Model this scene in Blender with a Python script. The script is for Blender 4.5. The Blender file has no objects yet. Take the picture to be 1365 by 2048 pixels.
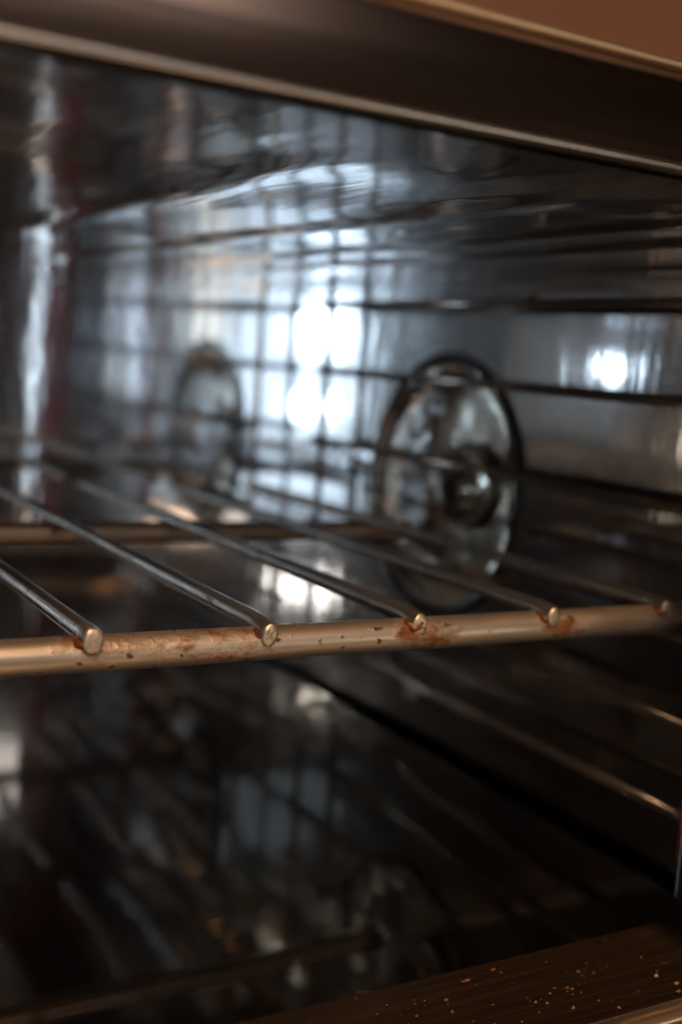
import bpy, bmesh, math, random
from mathutils import Vector, Matrix
R = random.Random(7)
S = bpy.context.scene
C = S.collection
ZC = 0.111                      # camera height above the cavity floor

# ------------------------------------------------------------------ camera
f_px = 2377.0
Yd = Vector((-1382.5/f_px, -404/f_px, 1)).normalized()        # world +Y seen from the camera (x right, y down, z forward)
Xd = Vector((4090.5/f_px, -2/f_px, 1)).normalized()
Xd = (Xd - Yd*Xd.dot(Yd)).normalized()
Dd = Yd.cross(Xd)                                              # world down
right = Vector((Xd.x, Yd.x, -Dd.x)); down = Vector((Xd.y, Yd.y, -Dd.y)); fwd = Vector((Xd.z, Yd.z, -Dd.z))
M = Matrix((right, -down, -fwd)).transposed().to_4x4()
M.translation = (0, 0, ZC)
cam = bpy.data.objects.new('camera', bpy.data.cameras.new('camera'))
C.objects.link(cam); cam.matrix_world = M; S.camera = cam
cd = cam.data
cd.sensor_fit = 'VERTICAL'; cd.sensor_height = 36; cd.sensor_width = 24
cd.lens = f_px/2048*36
cd.clip_start = 0.005; cd.clip_end = 50
cd.dof.use_dof = True; cd.dof.focus_distance = 0.195
cd.dof.aperture_fstop = (cd.lens/1000)/0.0041
cd.dof.aperture_blades = 0

# ------------------------------------------------------------------ world and lamps
W = bpy.data.worlds.new('World'); S.world = W; W.use_nodes = True
W.node_tree.nodes['Background'].inputs[0].default_value = (0.30, 0.17, 0.10, 1)
W.node_tree.nodes['Background'].inputs[1].default_value = 0.05
S.view_settings.view_transform = 'Standard'; S.view_settings.look = 'None'
S.view_settings.exposure = 0; S.view_settings.gamma = 1
S.cycles.use_denoising = True
S.cycles.max_bounces = 16; S.cycles.glossy_bounces = 14; S.cycles.transmission_bounces = 10
S.cycles.sample_clamp_indirect = 12; S.cycles.blur_glossy = 0.2
S.cycles.use_adaptive_sampling = False

def area(name, pos, target, w, h, energy, col, shape='RECTANGLE'):
    l = bpy.data.lights.new(name, 'AREA'); l.shape = shape; l.size = w; l.size_y = h
    l.energy = energy; l.color = col
    o = bpy.data.objects.new(name, l); C.objects.link(o)
    d = (Vector(target)-Vector(pos)).normalized()
    o.location = pos; o.rotation_euler = d.to_track_quat('-Z', 'Y').to_euler()
    return o
def room(az, el, dist, ox=.40, oy=.74):         # a spot in the room behind the camera: azimuth from -Y towards -X, elevation
    a, e = math.radians(az), math.radians(el)
    return Vector((ox-math.sin(a)*math.cos(e)*dist, oy-math.cos(a)*math.cos(e)*dist, ZC+math.sin(e)*dist))
AIM = (0.1, 0.25, 0.08)
def rad(L, w, h): return L*math.pi*w*h      # watts for a wanted radiance
BLUE = (0.70, 0.86, 1.0); CREAM = (1.0, 0.93, 0.78); WARM = (1.0, 0.59, 0.31)
area('window_light', room(25.2, -7, 2.5), AIM, .56, .86, rad(.62, .56, .86), BLUE)
area('window_middle_light', room(28, -2, 2.4), AIM, .24, .40, rad(2.4, .24, .40), BLUE)
area('window_bright_pane', room(29.0, 1.3, 2.35), AIM, .070, .058, rad(24, .074, .062), BLUE, 'ELLIPSE')
area('window_bright_pane', room(29.2, -1.8, 2.35), AIM, .066, .054, rad(24, .070, .058), BLUE, 'ELLIPSE')
area('window_gap_light', room(23.8, -6, 2.35), AIM, .028, .80, rad(3.6, .028, .80), CREAM)
area('side_soft_light', room(45.5, .2, 2.3), AIM, .62, .24, rad(.16, .62, .24), (1, .99, .95))  # added soft light for the grey patch mirrored in the right panel
area('lamp_spot_light', room(43.0, .6, 2.25), AIM, .036, .036, rad(40, .036, .036), BLUE, 'ELLIPSE')
area('low_spot_light', room(31.2, -4.6, 2.25), AIM, .026, .026, rad(40, .026, .026), BLUE, 'ELLIPSE')
area('high_spot_light', room(29, 5.4, 2.25), AIM, .05, .05, rad(30, .05, .05), (1, .97, .9), 'ELLIPSE')
area('low_warm_light', room(22.2, -8.0, 2.3), AIM, .26, .04, rad(2.0, .26, .04), WARM)
area('low_round_light', room(22.6, -8.2, 2.25), AIM, .06, .04, rad(5, .06, .04), WARM, 'ELLIPSE')
area('low_spot_light', (-.226, -.40, -.31), AIM, .018, .018, rad(70, .018, .018), (1, .93, .75), 'ELLIPSE')
area('high_spot_light', (-.35, -.56, .33), AIM, .024, .018, rad(25, .024, .018), CREAM, 'ELLIPSE')
area('side_warm_light', (.85, -.95, -.06), AIM, .36, .22, rad(5, .36, .22), (1, .82, .60))  # added for warm glints of the rods mirrored in the floor
area('soft_daylight', room(-17, 30, 1.2, 0, 0), AIM, .55, .42, rad(2.3, .55, .42), (1, .95, .9))
area('overhead_warm_light', (-.10, -.42, .82), (0.1, .15, .1), .35, .35, rad(25, .35, .35), WARM)  # warm kitchen ceiling lamp
area('overhead_warm_light', (-.44, -.42, .85), (0.17, .17, .06), .25, .25, rad(3, .25, .25), WARM)  # extra light, added to reach the bar end behind the jamb
area('floor_bounce_light', (0.18, -.28, -.40), (.1, .17, .06), .5, .2, rad(1.8, .5, .2), WARM)

# ------------------------------------------------------------------ materials
def mat(name):
    m = bpy.data.materials.new(name); m.use_nodes = True
    nt = m.node_tree; b = nt.nodes['Principled BSDF']
    return m, nt, b
def N(nt, t, **kw):
    n = nt.nodes.new(t)
    for k, v in kw.items(): setattr(n, k, v)
    return n
def noise(nt, scale, vec=None, detail=3, mapscale=None):
    n = N(nt, 'ShaderNodeTexNoise'); n.inputs['Scale'].default_value = scale; n.inputs['Detail'].default_value = detail
    tc = N(nt, 'ShaderNodeTexCoord'); mp = N(nt, 'ShaderNodeMapping')
    nt.links.new(tc.outputs['Object'], mp.inputs['Vector']); nt.links.new(mp.outputs['Vector'], n.inputs['Vector'])
    if mapscale: mp.inputs['Scale'].default_value = mapscale
    return n
def ramp(nt, src, stops):
    r = N(nt, 'ShaderNodeValToRGB'); e = r.color_ramp.elements
    while len(e) < len(stops): e.new(.5)
    for el, (p, c) in zip(e, stops): el.position = p; el.color = c if len(c) == 4 else (*c, 1)
    nt.links.new(src, r.inputs['Fac']); return r
def bump(nt, b, src, strength, dist, prev=None):
    n = N(nt, 'ShaderNodeBump'); n.inputs['Strength'].default_value = strength; n.inputs['Distance'].default_value = dist
    nt.links.new(src, n.inputs['Height'])
    if prev: nt.links.new(prev.outputs['Normal'], n.inputs['Normal'])
    nt.links.new(n.outputs['Normal'], b.inputs['Normal']); return n

def enamel(name, base, rough, wav, wavscale, streak, haze=.19, hz_mix=.13, fine=.07):
    m, nt, b = mat(name)
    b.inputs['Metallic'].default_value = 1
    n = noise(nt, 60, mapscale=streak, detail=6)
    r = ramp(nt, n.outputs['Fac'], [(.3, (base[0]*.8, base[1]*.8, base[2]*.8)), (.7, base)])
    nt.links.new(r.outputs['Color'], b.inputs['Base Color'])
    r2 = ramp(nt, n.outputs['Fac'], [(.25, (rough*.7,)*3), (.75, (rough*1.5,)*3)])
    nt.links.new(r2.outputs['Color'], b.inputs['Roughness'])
    n2 = noise(nt, wavscale, detail=1)
    bp = bump(nt, b, n2.outputs['Fac'], wav, .01)
    n3 = noise(nt, 220, mapscale=streak, detail=3)
    bp = bump(nt, b, n3.outputs['Fac'], fine, .0012, bp)
    b2 = N(nt, 'ShaderNodeBsdfPrincipled'); b2.inputs['Metallic'].default_value = 1; b2.inputs['Roughness'].default_value = haze
    nt.links.new(r.outputs['Color'], b2.inputs['Base Color']); nt.links.new(bp.outputs['Normal'], b2.inputs['Normal'])
    mx = N(nt, 'ShaderNodeMixShader'); mx.inputs[0].default_value = hz_mix
    nt.links.new(b.outputs[0], mx.inputs[1]); nt.links.new(b2.outputs[0], mx.inputs[2])
    nt.links.new(mx.outputs[0], nt.nodes['Material Output'].inputs['Surface'])
    return m
MAT_WALL = enamel('polished_side_sheet', (.69, .70, .71), .045, .04, 14, (.6, .6, .12))
MAT_BACK = enamel('polished_back_sheet', (.73, .74, .76), .045, .04, 14, (.6, .6, .12))
MAT_CEIL = enamel('polished_top_sheet', (.60, .61, .62), .05, .06, 16, (1, .12, 1), .18, .24)
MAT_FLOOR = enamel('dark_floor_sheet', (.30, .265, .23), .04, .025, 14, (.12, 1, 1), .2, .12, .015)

def frame_mat(name, base, rough, speck=False):
    m, nt, b = mat(name)
    b.inputs['Metallic'].default_value = 1
    n = noise(nt, 900 if not speck else 1700, mapscale=(.03 if not speck else .012, 1, 1), detail=4)
    r = ramp(nt, n.outputs['Fac'], [(.3, tuple(c*(.55 if speck else .9) for c in base)), (.72, tuple(c*(1.5 if speck else 1) for c in base))])
    col = r.outputs['Color']
    if speck:
        s = noise(nt, 900, detail=3, mapscale=(.6, 1, 1))
        sr = ramp(nt, s.outputs['Fac'], [(.70, (0, 0, 0)), (.74, (1, 1, 1))])
        mx = N(nt, 'ShaderNodeMix', data_type='RGBA')
        nt.links.new(sr.outputs['Color'], mx.inputs['Factor']); nt.links.new(col, mx.inputs['A'])
        mx.inputs['B'].default_value = (.30, .14, .05, 1)
        col = mx.outputs['Result']
        mm = N(nt, 'ShaderNodeMath', operation='SUBTRACT'); mm.inputs[0].default_value = 1
        nt.links.new(sr.outputs['Color'], mm.inputs[1]); m2 = N(nt, 'ShaderNodeMath', operation='MULTIPLY'); m2.inputs[1].default_value = .85; nt.links.new(mm.outputs[0], m2.inputs[0]); nt.links.new(m2.outputs[0], b.inputs['Metallic'])
        bump(nt, b, sr.outputs['Color'], .5, .0006)
    else:
        bump(nt, b, n.outputs['Fac'], .05, .0005)
    nt.links.new(col, b.inputs['Base Color'])
    r2 = ramp(nt, n.outputs['Fac'], [(.3, (rough*.95,)*3), (.7, (rough*1.05,)*3)])
    nt.links.new(r2.outputs['Color'], b.inputs['Roughness'])
    return m
MAT_FRAME = frame_mat('brushed_frame_steel', (.19, .13, .105), .21)
MAT_JAMB = frame_mat('polished_jamb_steel', (.85, .83, .82), .06)
MAT_LIP = frame_mat('warm_lit_lip_steel', (.72, .52, .36), .36)  # warm lamplight on the steel edges is put into this base colour
MAT_TRIM = frame_mat('light_trim_steel', (.50, .50, .51), .26)
MAT_LEDGE = frame_mat('stained_ledge_steel', (.11, .068, .042), .17, True)

def rod_mat(name, base, stain, amount, rough, joints=False):
    m, nt, b = mat(name)
    b.inputs['Metallic'].default_value = .9
    n = noise(nt, 120, detail=8, mapscale=(.6, .6, 1)); n.inputs['Roughness'].default_value = .68
    fac = n.outputs['Fac']
    if joints:                                       # burnt-on grease collects where the rods are welded, every 30 mm
        sx = N(nt, 'ShaderNodeSeparateXYZ'); tcj = N(nt, 'ShaderNodeTexCoord'); nt.links.new(tcj.outputs['Object'], sx.inputs[0])
        a1 = N(nt, 'ShaderNodeMath', operation='MULTIPLY_ADD'); nt.links.new(sx.outputs[0], a1.inputs[0]); a1.inputs[1].default_value = 2*math.pi/.03; a1.inputs[2].default_value = -.028*2*math.pi/.03
        a2 = N(nt, 'ShaderNodeMath', operation='COSINE'); nt.links.new(a1.outputs[0], a2.inputs[0])
        a3 = N(nt, 'ShaderNodeMath', operation='MULTIPLY_ADD'); nt.links.new(a2.outputs[0], a3.inputs[0]); a3.inputs[1].default_value = .055; nt.links.new(fac, a3.inputs[2])
        fac = a3.outputs[0]
    r = ramp(nt, fac, [(amount, (0, 0, 0)), (amount+.10, (1, 1, 1))])
    n1 = noise(nt, 420, detail=2)
    r1 = ramp(nt, n1.outputs['Fac'], [(.66, (0, 0, 0)), (.71, (1, 1, 1))])
    ad = N(nt, 'ShaderNodeMath', operation='MAXIMUM'); nt.links.new(r.outputs['Color'], ad.inputs[0]); nt.links.new(r1.outputs['Color'], ad.inputs[1])
    n2 = noise(nt, 900, detail=4, mapscale=(.08, .08, 1))
    rb = ramp(nt, n2.outputs['Fac'], [(.3, tuple(c*.72 for c in base)), (.7, base)])
    rs = ramp(nt, n1.outputs['Fac'], [(.35, stain), (.7, tuple(c*.45 for c in stain))])
    mx = N(nt, 'ShaderNodeMix', data_type='RGBA')
    nt.links.new(ad.outputs[0], mx.inputs['Factor']); nt.links.new(rb.outputs['Color'], mx.inputs['A']); nt.links.new(rs.outputs['Color'], mx.inputs['B'])
    nt.links.new(mx.outputs['Result'], b.inputs['Base Color'])
    mm = N(nt, 'ShaderNodeMath', operation='MULTIPLY_ADD'); nt.links.new(ad.outputs[0], mm.inputs[0]); mm.inputs[1].default_value = -.55; mm.inputs[2].default_value = .84
    nt.links.new(mm.outputs[0], b.inputs['Metallic'])
    b.inputs['Roughness'].default_value = rough
    bp = bump(nt, b, n2.outputs['Fac'], .12, .0004)
    bump(nt, b, ad.outputs[0], .25, .0004, bp)
    return m
MAT_BAR = rod_mat('stained_rack_steel', (.58, .50, .41), (.22, .085, .022), .53, .41, True)
MAT_ROD = rod_mat('dull_rack_steel', (.34, .33, .32), (.18, .09, .045), .70, .24)
MAT_REAR = rod_mat('browned_rack_steel', (.45, .36, .28), (.25, .12, .04), .60, .36)
MAT_WIRE = rod_mat('chrome_wire', (.38, .355, .33), (.25, .14, .08), .75, .16)

def simple(name, col, rough, metal=0, **kw):
    m, nt, b = mat(name)
    n = noise(nt, kw.pop('nscale', 200), detail=4, mapscale=kw.pop('nmap', None))
    r = ramp(nt, n.outputs['Fac'], [(.3, tuple(c*.7 for c in col)), (.7, col)])
    nt.links.new(r.outputs['Color'], b.inputs['Base Color'])
    b.inputs['Roughness'].default_value = rough; b.inputs['Metallic'].default_value = metal
    for k, v in kw.items(): b.inputs[k].default_value = v
    return m
MAT_TIP = rod_mat('cut_rod_end', (.66, .57, .45), (.20, .085, .03), .56, .45)
MAT_WELD = simple('burnt_weld', (.16, .055, .018), .38, .2, nscale=1200)
MAT_GASKET = simple('black_gasket', (.006, .006, .006), .5)
MAT_REFL = simple('lamp_reflector', (.95, .93, .88), .20, 1, nscale=60)
bump(MAT_REFL.node_tree, MAT_REFL.node_tree.nodes['Principled BSDF'], noise(MAT_REFL.node_tree, 70, detail=2).outputs['Fac'], .10, .002)
MAT_SOCKET = simple('lamp_socket_metal', (.30, .29, .28), .3, 1)
MAT_CASE = simple('dark_case', (.02, .017, .015), .5)
MAT_WOOD = simple('brown_cabinet_wood', (.165, .078, .047), .5, nscale=6)
MAT_REDSTRIP = simple('red_reflection', (.75, .025, .03), .5)  # colour of the added strip that draws a red reflection
MAT_GLASS, _nt, _b = mat('lamp_cover_glass')
_b.inputs['Base Color'].default_value = (.96, .96, .93, 1); _b.inputs['Transmission Weight'].default_value = 1
_b.inputs['Roughness'].default_value = .03; _b.inputs['IOR'].default_value = 1.47
bump(_nt, _b, noise(_nt, 90, detail=2).outputs['Fac'], .25, .002)
MAT_SCREW = simple('screw_steel', (.75, .72, .66), .2, 1)

# ------------------------------------------------------------------ mesh helpers
def link(name, bm, m, parent=None, smooth=False, loc=None):
    bmesh.ops.recalc_face_normals(bm, faces=bm.faces)
    me = bpy.data.meshes.new(name); bm.to_mesh(me); bm.free()
    if smooth:
        for p in me.polygons: p.use_smooth = True
    me.materials.append(m)
    o = bpy.data.objects.new(name, me); C.objects.link(o)
    if loc: o.location = loc
    if parent: o.parent = parent
    return o
def smooth_by_angle(o, ang=35):
    me = o.data
    me.set_sharp_from_angle(angle=math.radians(ang)) if hasattr(me, 'set_sharp_from_angle') else None
def box_bm(x0, x1, y0, y1, z0, z1, bev=0, seg=3):
    bm = bmesh.new(); bmesh.ops.create_cube(bm, size=1)
    for v in bm.verts: v.co = Vector(((x0+x1)/2+v.co.x*(x1-x0), (y0+y1)/2+v.co.y*(y1-y0), (z0+z1)/2+v.co.z*(z1-z0)))
    if bev: bmesh.ops.bevel(bm, geom=list(bm.edges), offset=bev, segments=seg, profile=.5, affect='EDGES')
    return bm
def prism_x(profile, x0, x1):
    "a closed (y,z) outline swept along X"
    bm = bmesh.new()
    a = [bm.verts.new((x0, y, z)) for y, z in profile]; b = [bm.verts.new((x1, y, z)) for y, z in profile]
    n = len(profile)
    for i in range(n): bm.faces.new((a[i], a[(i+1) % n], b[(i+1) % n], b[i]))
    bm.faces.new(a); bm.faces.new(b[::-1]); return bm
def prism_z(profile, z0, z1):
    bm = bmesh.new()
    a = [bm.verts.new((x, y, z0)) for x, y in profile]; b = [bm.verts.new((x, y, z1)) for x, y in profile]
    n = len(profile)
    for i in range(n): bm.faces.new((a[i], a[(i+1) % n], b[(i+1) % n], b[i]))
    bm.faces.new(a); bm.faces.new(b[::-1]); return bm
def tube_bm(pts, r, n=16, caps=True, bm=None):
    bm = bm or bmesh.new(); pts = [Vector(p) for p in pts]; rings = []
    t0 = (pts[1]-pts[0]).normalized()
    u = t0.cross(Vector((0, 0, 1)) if abs(t0.z) < .9 else Vector((1, 0, 0))).normalized()
    for i, p in enumerate(pts):
        t = ((pts[min(i+1, len(pts)-1)]-pts[max(i-1, 0)])).normalized()
        u = (u - t*u.dot(t)).normalized(); v = t.cross(u)
        rr = r[i] if isinstance(r, (list, tuple)) else r
        rings.append([bm.verts.new(p+(u*math.cos(2*math.pi*k/n)+v*math.sin(2*math.pi*k/n))*rr) for k in range(n)])
    for a, b in zip(rings, rings[1:]):
        for k in range(n): bm.faces.new((a[k], a[(k+1) % n], b[(k+1) % n], b[k]))
    if caps: bm.faces.new(rings[0][::-1]); bm.faces.new(rings[-1])
    return bm
def lathe_x(profile, n=64, close=False):
    "profile of (x, radius) turned round the X axis"
    bm = bmesh.new(); rings = []
    for x, r in profile:
        if r < 1e-6: rings.append([bm.verts.new((x, 0, 0))]); continue
        rings.append([bm.verts.new((x, r*math.cos(2*math.pi*k/n), r*math.sin(2*math.pi*k/n))) for k in range(n)])
    pairs = list(zip(rings, rings[1:])) + ([(rings[-1], rings[0])] if close else [])
    for a, b in pairs:
        for k in range(n):
            q = [a[k % len(a)], a[(k+1) % len(a)], b[(k+1) % len(b)], b[k % len(b)]]
            s = []
            for v in q:
                if v not in s: s.append(v)
            if len(s) > 2: bm.faces.new(s)
    return bm
def thing(name, label, cat, loc=(0, 0, 0), group=None):
    o = bpy.data.objects.new(name, None); o.empty_display_size = .02; C.objects.link(o); o.location = loc
    o['label'] = label; o['category'] = cat
    if group: o['group'] = group
    return o

# ------------------------------------------------------------------ the oven
XR, XL, YB, YF = .200, -.200, .370, .157      # side sheets, back sheet, rear face of the front frame
ZT = ZC+.029                                   # cavity ceiling
JX, YJ = .1674, .1512                                      # right jamb of the opening
oven = thing('oven', 'small oven with polished dark metal cavity seen through its open front', 'oven')

def grid(name, P, U, V, nu, nv, m, amp, scale, seed, aniso=(1, 1, 1), ribs=()):
    "a sheet P + u*U + v*V, pressed slightly out of flat"
    from mathutils import noise as mn
    bm = bmesh.new(); P, U, V = Vector(P), Vector(U), Vector(V); nrm = U.cross(V).normalized(); vs = []
    for i in range(nu+1):
        for j in range(nv+1):
            u, v = i/nu, j/nv; p = P+U*u+V*v
            e = min(u, 1-u, v, 1-v); e = min(1, e*6)
            if ribs: p = p-Vector((0, 0, sum(h_*math.exp(-((p.x-x_)/w_)**2) for x_, w_, h_ in ribs)*min(1, max(0, (p.y-.150)/.02))))
            vs.append(bm.verts.new(p+nrm*amp*e*mn.noise(Vector((p.x*aniso[0], p.y*aniso[1], p.z*aniso[2]))*scale+Vector((seed, 0, 0)))))
    for i in range(nu):
        for j in range(nv):
            k = i*(nv+1)+j; bm.faces.new((vs[k], vs[k+nv+1], vs[k+nv+2], vs[k+1]))
    return link(name, bm, m, oven, True)
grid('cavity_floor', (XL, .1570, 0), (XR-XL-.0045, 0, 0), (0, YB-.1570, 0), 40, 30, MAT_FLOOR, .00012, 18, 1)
grid('cavity_ceiling', (XL, .128, ZT), (XR-XL, 0, 0), (0, YB-.128, 0), 220, 40, MAT_CEIL, .0008, 18, 5, (.45, 1.2, 1), [(.182, .0035, .0012), (.160, .004, .0010), (.128, .005, .0010), (.085, .006, .0008)])
grid('back_panel', (XL, YB, 0), (XR-XL, 0, 0), (0, 0, ZT), 40, 24, MAT_BACK, .0002, 14, 9)
grid('side_panel', (XL, .1495, 0), (0, YB-.1495, 0), (0, 0, ZT), 20, 14, MAT_WALL, .0002, 14, 13)

# right side sheet with the round hole for the lamp
LY, LH, LR = .2835, ZC-.0338, .0368
bm = bmesh.new(); n = 96
y0, y1, z0, z1 = .1495, YB, .001, ZT
def edge_pt(a):
    c, s = math.cos(a), math.sin(a); t = 1e9
    if c > 1e-9: t = min(t, (y1-LY)/c)
    if c < -1e-9: t = min(t, (y0-LY)/c)
    if s > 1e-9: t = min(t, (z1-LH)/s)
    if s < -1e-9: t = min(t, (z0-LH)/s)
    return (XR, LY+c*t, LH+s*t)
angs = sorted([2*math.pi*k/n for k in range(n)] + [math.atan2(z-LH, y-LY) % (2*math.pi) for y in (y0, y1) for z in (z0, z1)])
ins = [bm.verts.new((XR, LY+LR*math.cos(a), LH+LR*math.sin(a))) for a in angs]
out = [bm.verts.new(edge_pt(a)) for a in angs]
for k in range(len(angs)):
    j = (k+1) % len(angs); bm.faces.new((ins[k], ins[j], out[j], out[k]))
link('side_panel', bm, MAT_WALL, oven)

# rounded front frame: header, right jamb and bottom ledge
def rounded(pts, r, seg=5):
    out = []; n = len(pts)
    for i in range(n):
        p = Vector(pts[i]); a = Vector(pts[i-1])-p; b = Vector(pts[(i+1) % n])-p
        rr = min(r if not isinstance(r, (list, tuple)) else r[i], a.length*.45, b.length*.45)
        p0, p1 = p+a.normalized()*rr, p+b.normalized()*rr
        for k in range(seg+1):
            t = k/seg; out.append(tuple(p0*(1-t)**2+p*2*t*(1-t)+p1*t*t))
    return out
hz = ZC+.0295
# header outline: lower lip bead, flat shallow face, crease, upper band, top bead
head = [(.1277, hz+.0004), (.1277, hz+.0085), (.1280, hz+.0122), (.1280, hz+.0142), (.150, hz+.0145), (.150, hz+.0004)]
o = link('front_header', prism_x(rounded(head, [.0001, .001, .001, .0004, .0004, .0004], 5), XL-.02, XR+.05), MAT_FRAME, oven, True); smooth_by_angle(o, 30)
def bead(name, y, z, ry, rz, m=MAT_TRIM):
    o = link(name, prism_x([(y+ry*math.cos(2*math.pi*k/40), z+rz*math.sin(2*math.pi*k/40)) for k in range(40)], XL-.02, XR+.05), m, oven, True); smooth_by_angle(o, 40)
bead('lower_trim', .1268, hz+.0007, .0015, .0009)
bead('upper_trim', .1276, hz+.0145, .0017, .0011, MAT_LIP)
o = link('jamb', prism_z(rounded([(JX, YJ), (JX-.0015, .1375), (XR+.05, .1375), (XR+.05, YJ)], [.0016, .0012, .001, .001], 6), ZC-.0955, hz-.0006), MAT_JAMB, oven, True); smooth_by_angle(o, 40)
ledge = rounded([(.122, -.004), (.122, .0052), (.1262, .0068), (.130, .0060), (.1575, .0060), (.1575, -.004)], [.001, .002, .0015, .002, .00005, .001], 10)
o = link('ledge', prism_x(ledge, XL-.02, XR+.05), MAT_LEDGE, oven, True); smooth_by_angle(o, 40)
bead('ledge_lip', .1250, .0112, .0022, .0016, MAT_LIP)
link('jamb', box_bm(XL-.02, XL+.012, .129, YJ, .009, hz-.0006, .0022, 4), MAT_FRAME, oven, True)
o = link('red_strip', box_bm(JX+.0022, JX+.0108, YJ+.0002, YJ+.0022, ZC-.090, ZT-.002, .0008, 3), MAT_REDSTRIP, oven, True); smooth_by_angle(o, 40); o['label'] = 'added dark red strip behind the right jamb, mirrored as a red band'  # no real part: strip added for the red reflection in the back panel
# outer case
link('case_top', box_bm(XL-.02, XR+.05, .151, YB+.03, ZT+.006, hz+.0145, .001, 2), MAT_CASE, oven)
link('case_back', box_bm(XL-.02, XR+.05, YB+.004, YB+.03, -.02, ZT+.005, .001, 2), MAT_CASE, oven)
link('case_side', box_bm(XR+.04, XR+.05, YF+.001, YB+.003, -.02, ZT+.005, .001, 2), MAT_CASE, oven)
link('case_side', box_bm(XL-.02, XL-.002, YF+.001, YB+.003, -.02, ZT+.005, .001, 2), MAT_CASE, oven)
link('case_bottom', box_bm(XL-.02, XR+.05, .1225, YB+.03, -.026, -.0205, .001, 2), MAT_CASE, oven)

# lamp in the right side
lc = (XR, LY, LH)
ring = lathe_x([(.0015, LR+.0004), (-.0004, LR+.0018), (-.0012, LR+.0012), (-.0012, LR-.0004), (.001, LR-.001)], close=True)
lamp = link('oven_lamp', ring, MAT_GASKET, oven, True, lc)
def sub(name, bm, m, smooth=True): return link(name, bm, m, lamp, smooth)
rb = lathe_x([(.0012, LR-.0008), (.0035, LR-.0012), (.0105, LR-.0030), (.0112, .0285), (.0114, .020), (.0116, .0075)], 160)
for v in rb.verts:                                  # ribbed wall of the lamp cup
    r_ = math.hypot(v.co.y, v.co.z)
    if r_ > .030 and v.co.x > .002:
        f = 1+.022*math.sin(40*math.atan2(v.co.z, v.co.y)); v.co.y *= f; v.co.z *= f
sub('reflector', rb, MAT_REFL)
g_out = [(.0010, LR-.0010), (-.0012, LR-.0011), (-.0028, LR-.0024), (-.0034, .024), (-.0042, .012), (-.0045, 0)]
g_in = [(-.0020, 0), (-.0018, .012), (-.0012, .024), (-.0004, LR-.0050), (.0010, LR-.0042)]
sub('glass_cover', lathe_x(g_out+g_in, 96, close=True), MAT_GLASS)
bulb = [(.0108, 0), (.0108, .007), (.009, .0100), (.006, .0112), (.0035, .0108), (.0010, .0080), (-.0002, .0045), (-.0007, 0)]
sub('bulb', lathe_x(bulb), MAT_GLASS)
sub('socket', lathe_x([(.0110, .0112), (.0085, .0112), (.0080, .0120), (.0085, .0130), (.0110, .0130)]), MAT_SOCKET)

def screw(y, z):
    o = link('screw', lathe_x([(.0006, .0026), (-.0004, .0024), (-.0011, .0016), (-.0014, 0)], 20), MAT_SCREW, oven, True, (XR, y, z)); return o
for y, h in ((.250, -.0187), (.291, .099), (.340, .104)): screw(y, ZC-h)

# ------------------------------------------------------------------ wire ladder on the right side
lad = thing('rack_support', 'chrome wire ladder of level rails along the right cavity wall beside the round lamp', 'rack support', (.19, .26, .02))
def part(name, bm, m, parent, smooth=True):
    for v in bm.verts: v.co -= parent.location
    return link(name, bm, m, parent, smooth)
LX = .1905
for h in (-.0175, .0034, .0262, .0536, .0715, .0910):
    part('rail', tube_bm([(LX, .160, ZC-h), (LX, .260, ZC-h), (LX, .345, ZC-h)], .00135, 12), MAT_WIRE, lad)
for y in (.160, .345):
    part('post', tube_bm([(LX+.0028, y, ZT-.0005), (LX+.0028, y, .02), (LX+.0032, y, .0075), (LX+.0045, y, .0062), (LX+.0095, y, .0062)], .0012, 12), MAT_WIRE, lad)

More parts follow.
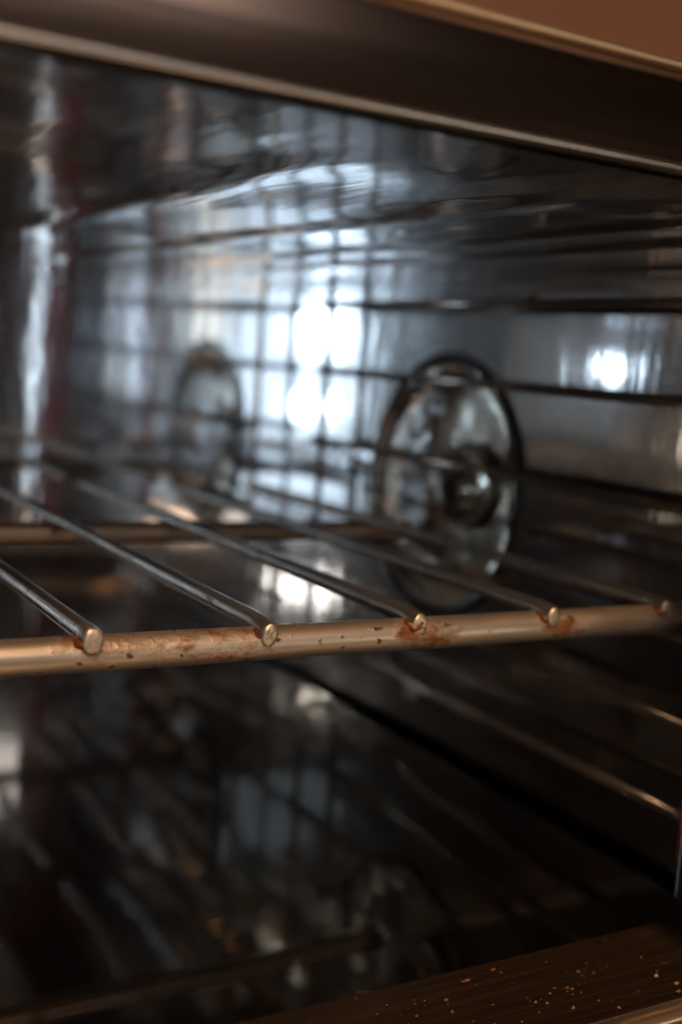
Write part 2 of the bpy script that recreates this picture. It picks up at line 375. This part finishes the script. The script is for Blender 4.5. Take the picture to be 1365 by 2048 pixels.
# ------------------------------------------------------------------ rack
rack = thing('oven_rack', 'wire oven rack with rusty round front bar and thin crossing rods', 'oven rack', (.03, .26, ZC-.0475))
BY, BZ, BR = .173, ZC-.0475, .0029
def bar_pts(x0, x1, y, z, n=60, wob=.0):
    return [(x0+(x1-x0)*i/n, y, z+wob*math.sin(i*.7)) for i in range(n+1)]
part('front_bar', tube_bm(bar_pts(XL+.008, .1925, BY, BZ), BR, 40), MAT_BAR, rack)
part('rear_bar', tube_bm(bar_pts(XL+.008, .1925, .287, BZ), .0028, 24), MAT_REAR, rack)
from mathutils import noise as mn
RZ = BZ+.0032
for k in range(-5, 5):
    x = .058+.03*k
    if x < XL+.015: continue
    pts = [(x, BY-.0028, RZ-.0004), (x, BY-.0020, RZ-.0003), (x, BY+.002, RZ), (x, BY+.03, RZ), (x, .30, RZ), (x, .3625, RZ)]
    rr = [.00160, .00175, .00165, .0016, .0016, .0016]
    tz, ty, ts = R.uniform(-.0004, .0003), R.uniform(-.0006, .0007), R.uniform(.86, 1.08)
    pts[0] = (x, BY-.0028+ty, RZ-.0004+tz); pts[1] = (x, BY-.0018+ty, RZ-.0003+tz)
    rod = part('rod', tube_bm(pts, rr, 20, caps=True), MAT_ROD, rack)
    smooth_by_angle(rod, 40)
    # cut end: a slightly domed, squeezed face
    bm = bmesh.new(); tw = R.uniform(-.15, .15); rings = []
    for q, (rad_, dy) in enumerate(((1.0, 0), (.93, -.00025), (.6, -.00038), (.25, -.00040))):
        ring_ = []
        for a in range(20):
            th = 2*math.pi*a/20
            ww = rad_*ts*(.00152+.00022*mn.noise((a*.5, k, q)))
            hh = rad_*ts*(.00212+.00035*mn.noise((a*.5, k+5, q)))
            ring_.append(bm.verts.new((x+ww*math.cos(th)+tw*hh*math.sin(th)*.4, BY-.0028+ty+dy-.00035*mn.noise((th, k, q*3.)), RZ+tz-.0008+hh*math.sin(th))))
        rings.append(ring_)
    back = [bm.verts.new((v.co.x, v.co.y+.0016, v.co.z)) for v in rings[0]]
    rings.insert(0, back)
    for a_, b_ in zip(rings, rings[1:]):
        for q in range(20): bm.faces.new((a_[q], a_[(q+1) % 20], b_[(q+1) % 20], b_[q]))
    bm.faces.new(rings[-1]); bm.faces.new(rings[0][::-1])
    part('rod_end', bm, MAT_TIP, rack)
    # weld bead
    bm = bmesh.new(); bmesh.ops.create_icosphere(bm, subdivisions=3, radius=1)
    for v in bm.verts:
        d = 1+.28*mn.noise(v.co*1.9+Vector((k*3.1, 0, 0)))+.1*mn.noise(v.co*5)
        v.co = Vector((x-.0003+v.co.x*.0025*d, BY-.0012+v.co.y*.0022*d, BZ+BR-.0010+v.co.z*.0013*d))
    part('weld', bm, MAT_WELD, rack)

# ------------------------------------------------------------------ wood above the oven
cab = thing('cabinet', 'brown wooden cabinet boards rising above the oven frame', 'cabinet', (.2, .27, hz+.0146))
part('board', box_bm(-.20, .2585, .225, .243, hz+.0148, .40, .0012, 2), MAT_WOOD, cab)
part('board', box_bm(.259, .75, .222, .243, hz+.0148, .40, .0012, 2), MAT_WOOD, cab)

# ------------------------------------------------------------------ crumbs on the ledge
bm = bmesh.new()
clumps = [(R.uniform(.05, JX), R.uniform(.133, .153)) for _ in range(14)]
for i in range(190):
    cx = R.uniform(.02, JX+.02); cy = R.uniform(.130, .156); sz = .00007+.00045*R.random()**5
    if R.random() < .6:
        c_ = R.choice(clumps); cx = R.gauss(c_[0], .0035); cy = min(.156, max(.129, R.gauss(c_[1], .0018)))
    zt = .0060
    b0 = len(bm.verts); rz = R.uniform(0, 6.28)
    vs = [bm.verts.new((cx+math.cos(rz+a)*sz*R.uniform(.6, 1.5), cy+math.sin(rz+a)*sz*R.uniform(.5, 1.1), zt)) for a in (0, 1.5, 3.1, 4.6)]
    top = bm.verts.new((cx, cy, zt+sz*R.uniform(.5, 1.1)))
    for a in range(4): bm.faces.new((vs[a], vs[(a+1) % 4], top))
    bm.faces.new(vs[::-1])
o = link('crumbs', bm, simple('burnt_crumb', (.20, .115, .05), .45, .2, nscale=600))
o['kind'] = 'stuff'; o['label'] = 'golden brown crumbs scattered on the dark front ledge of the oven'; o['category'] = 'crumbs'
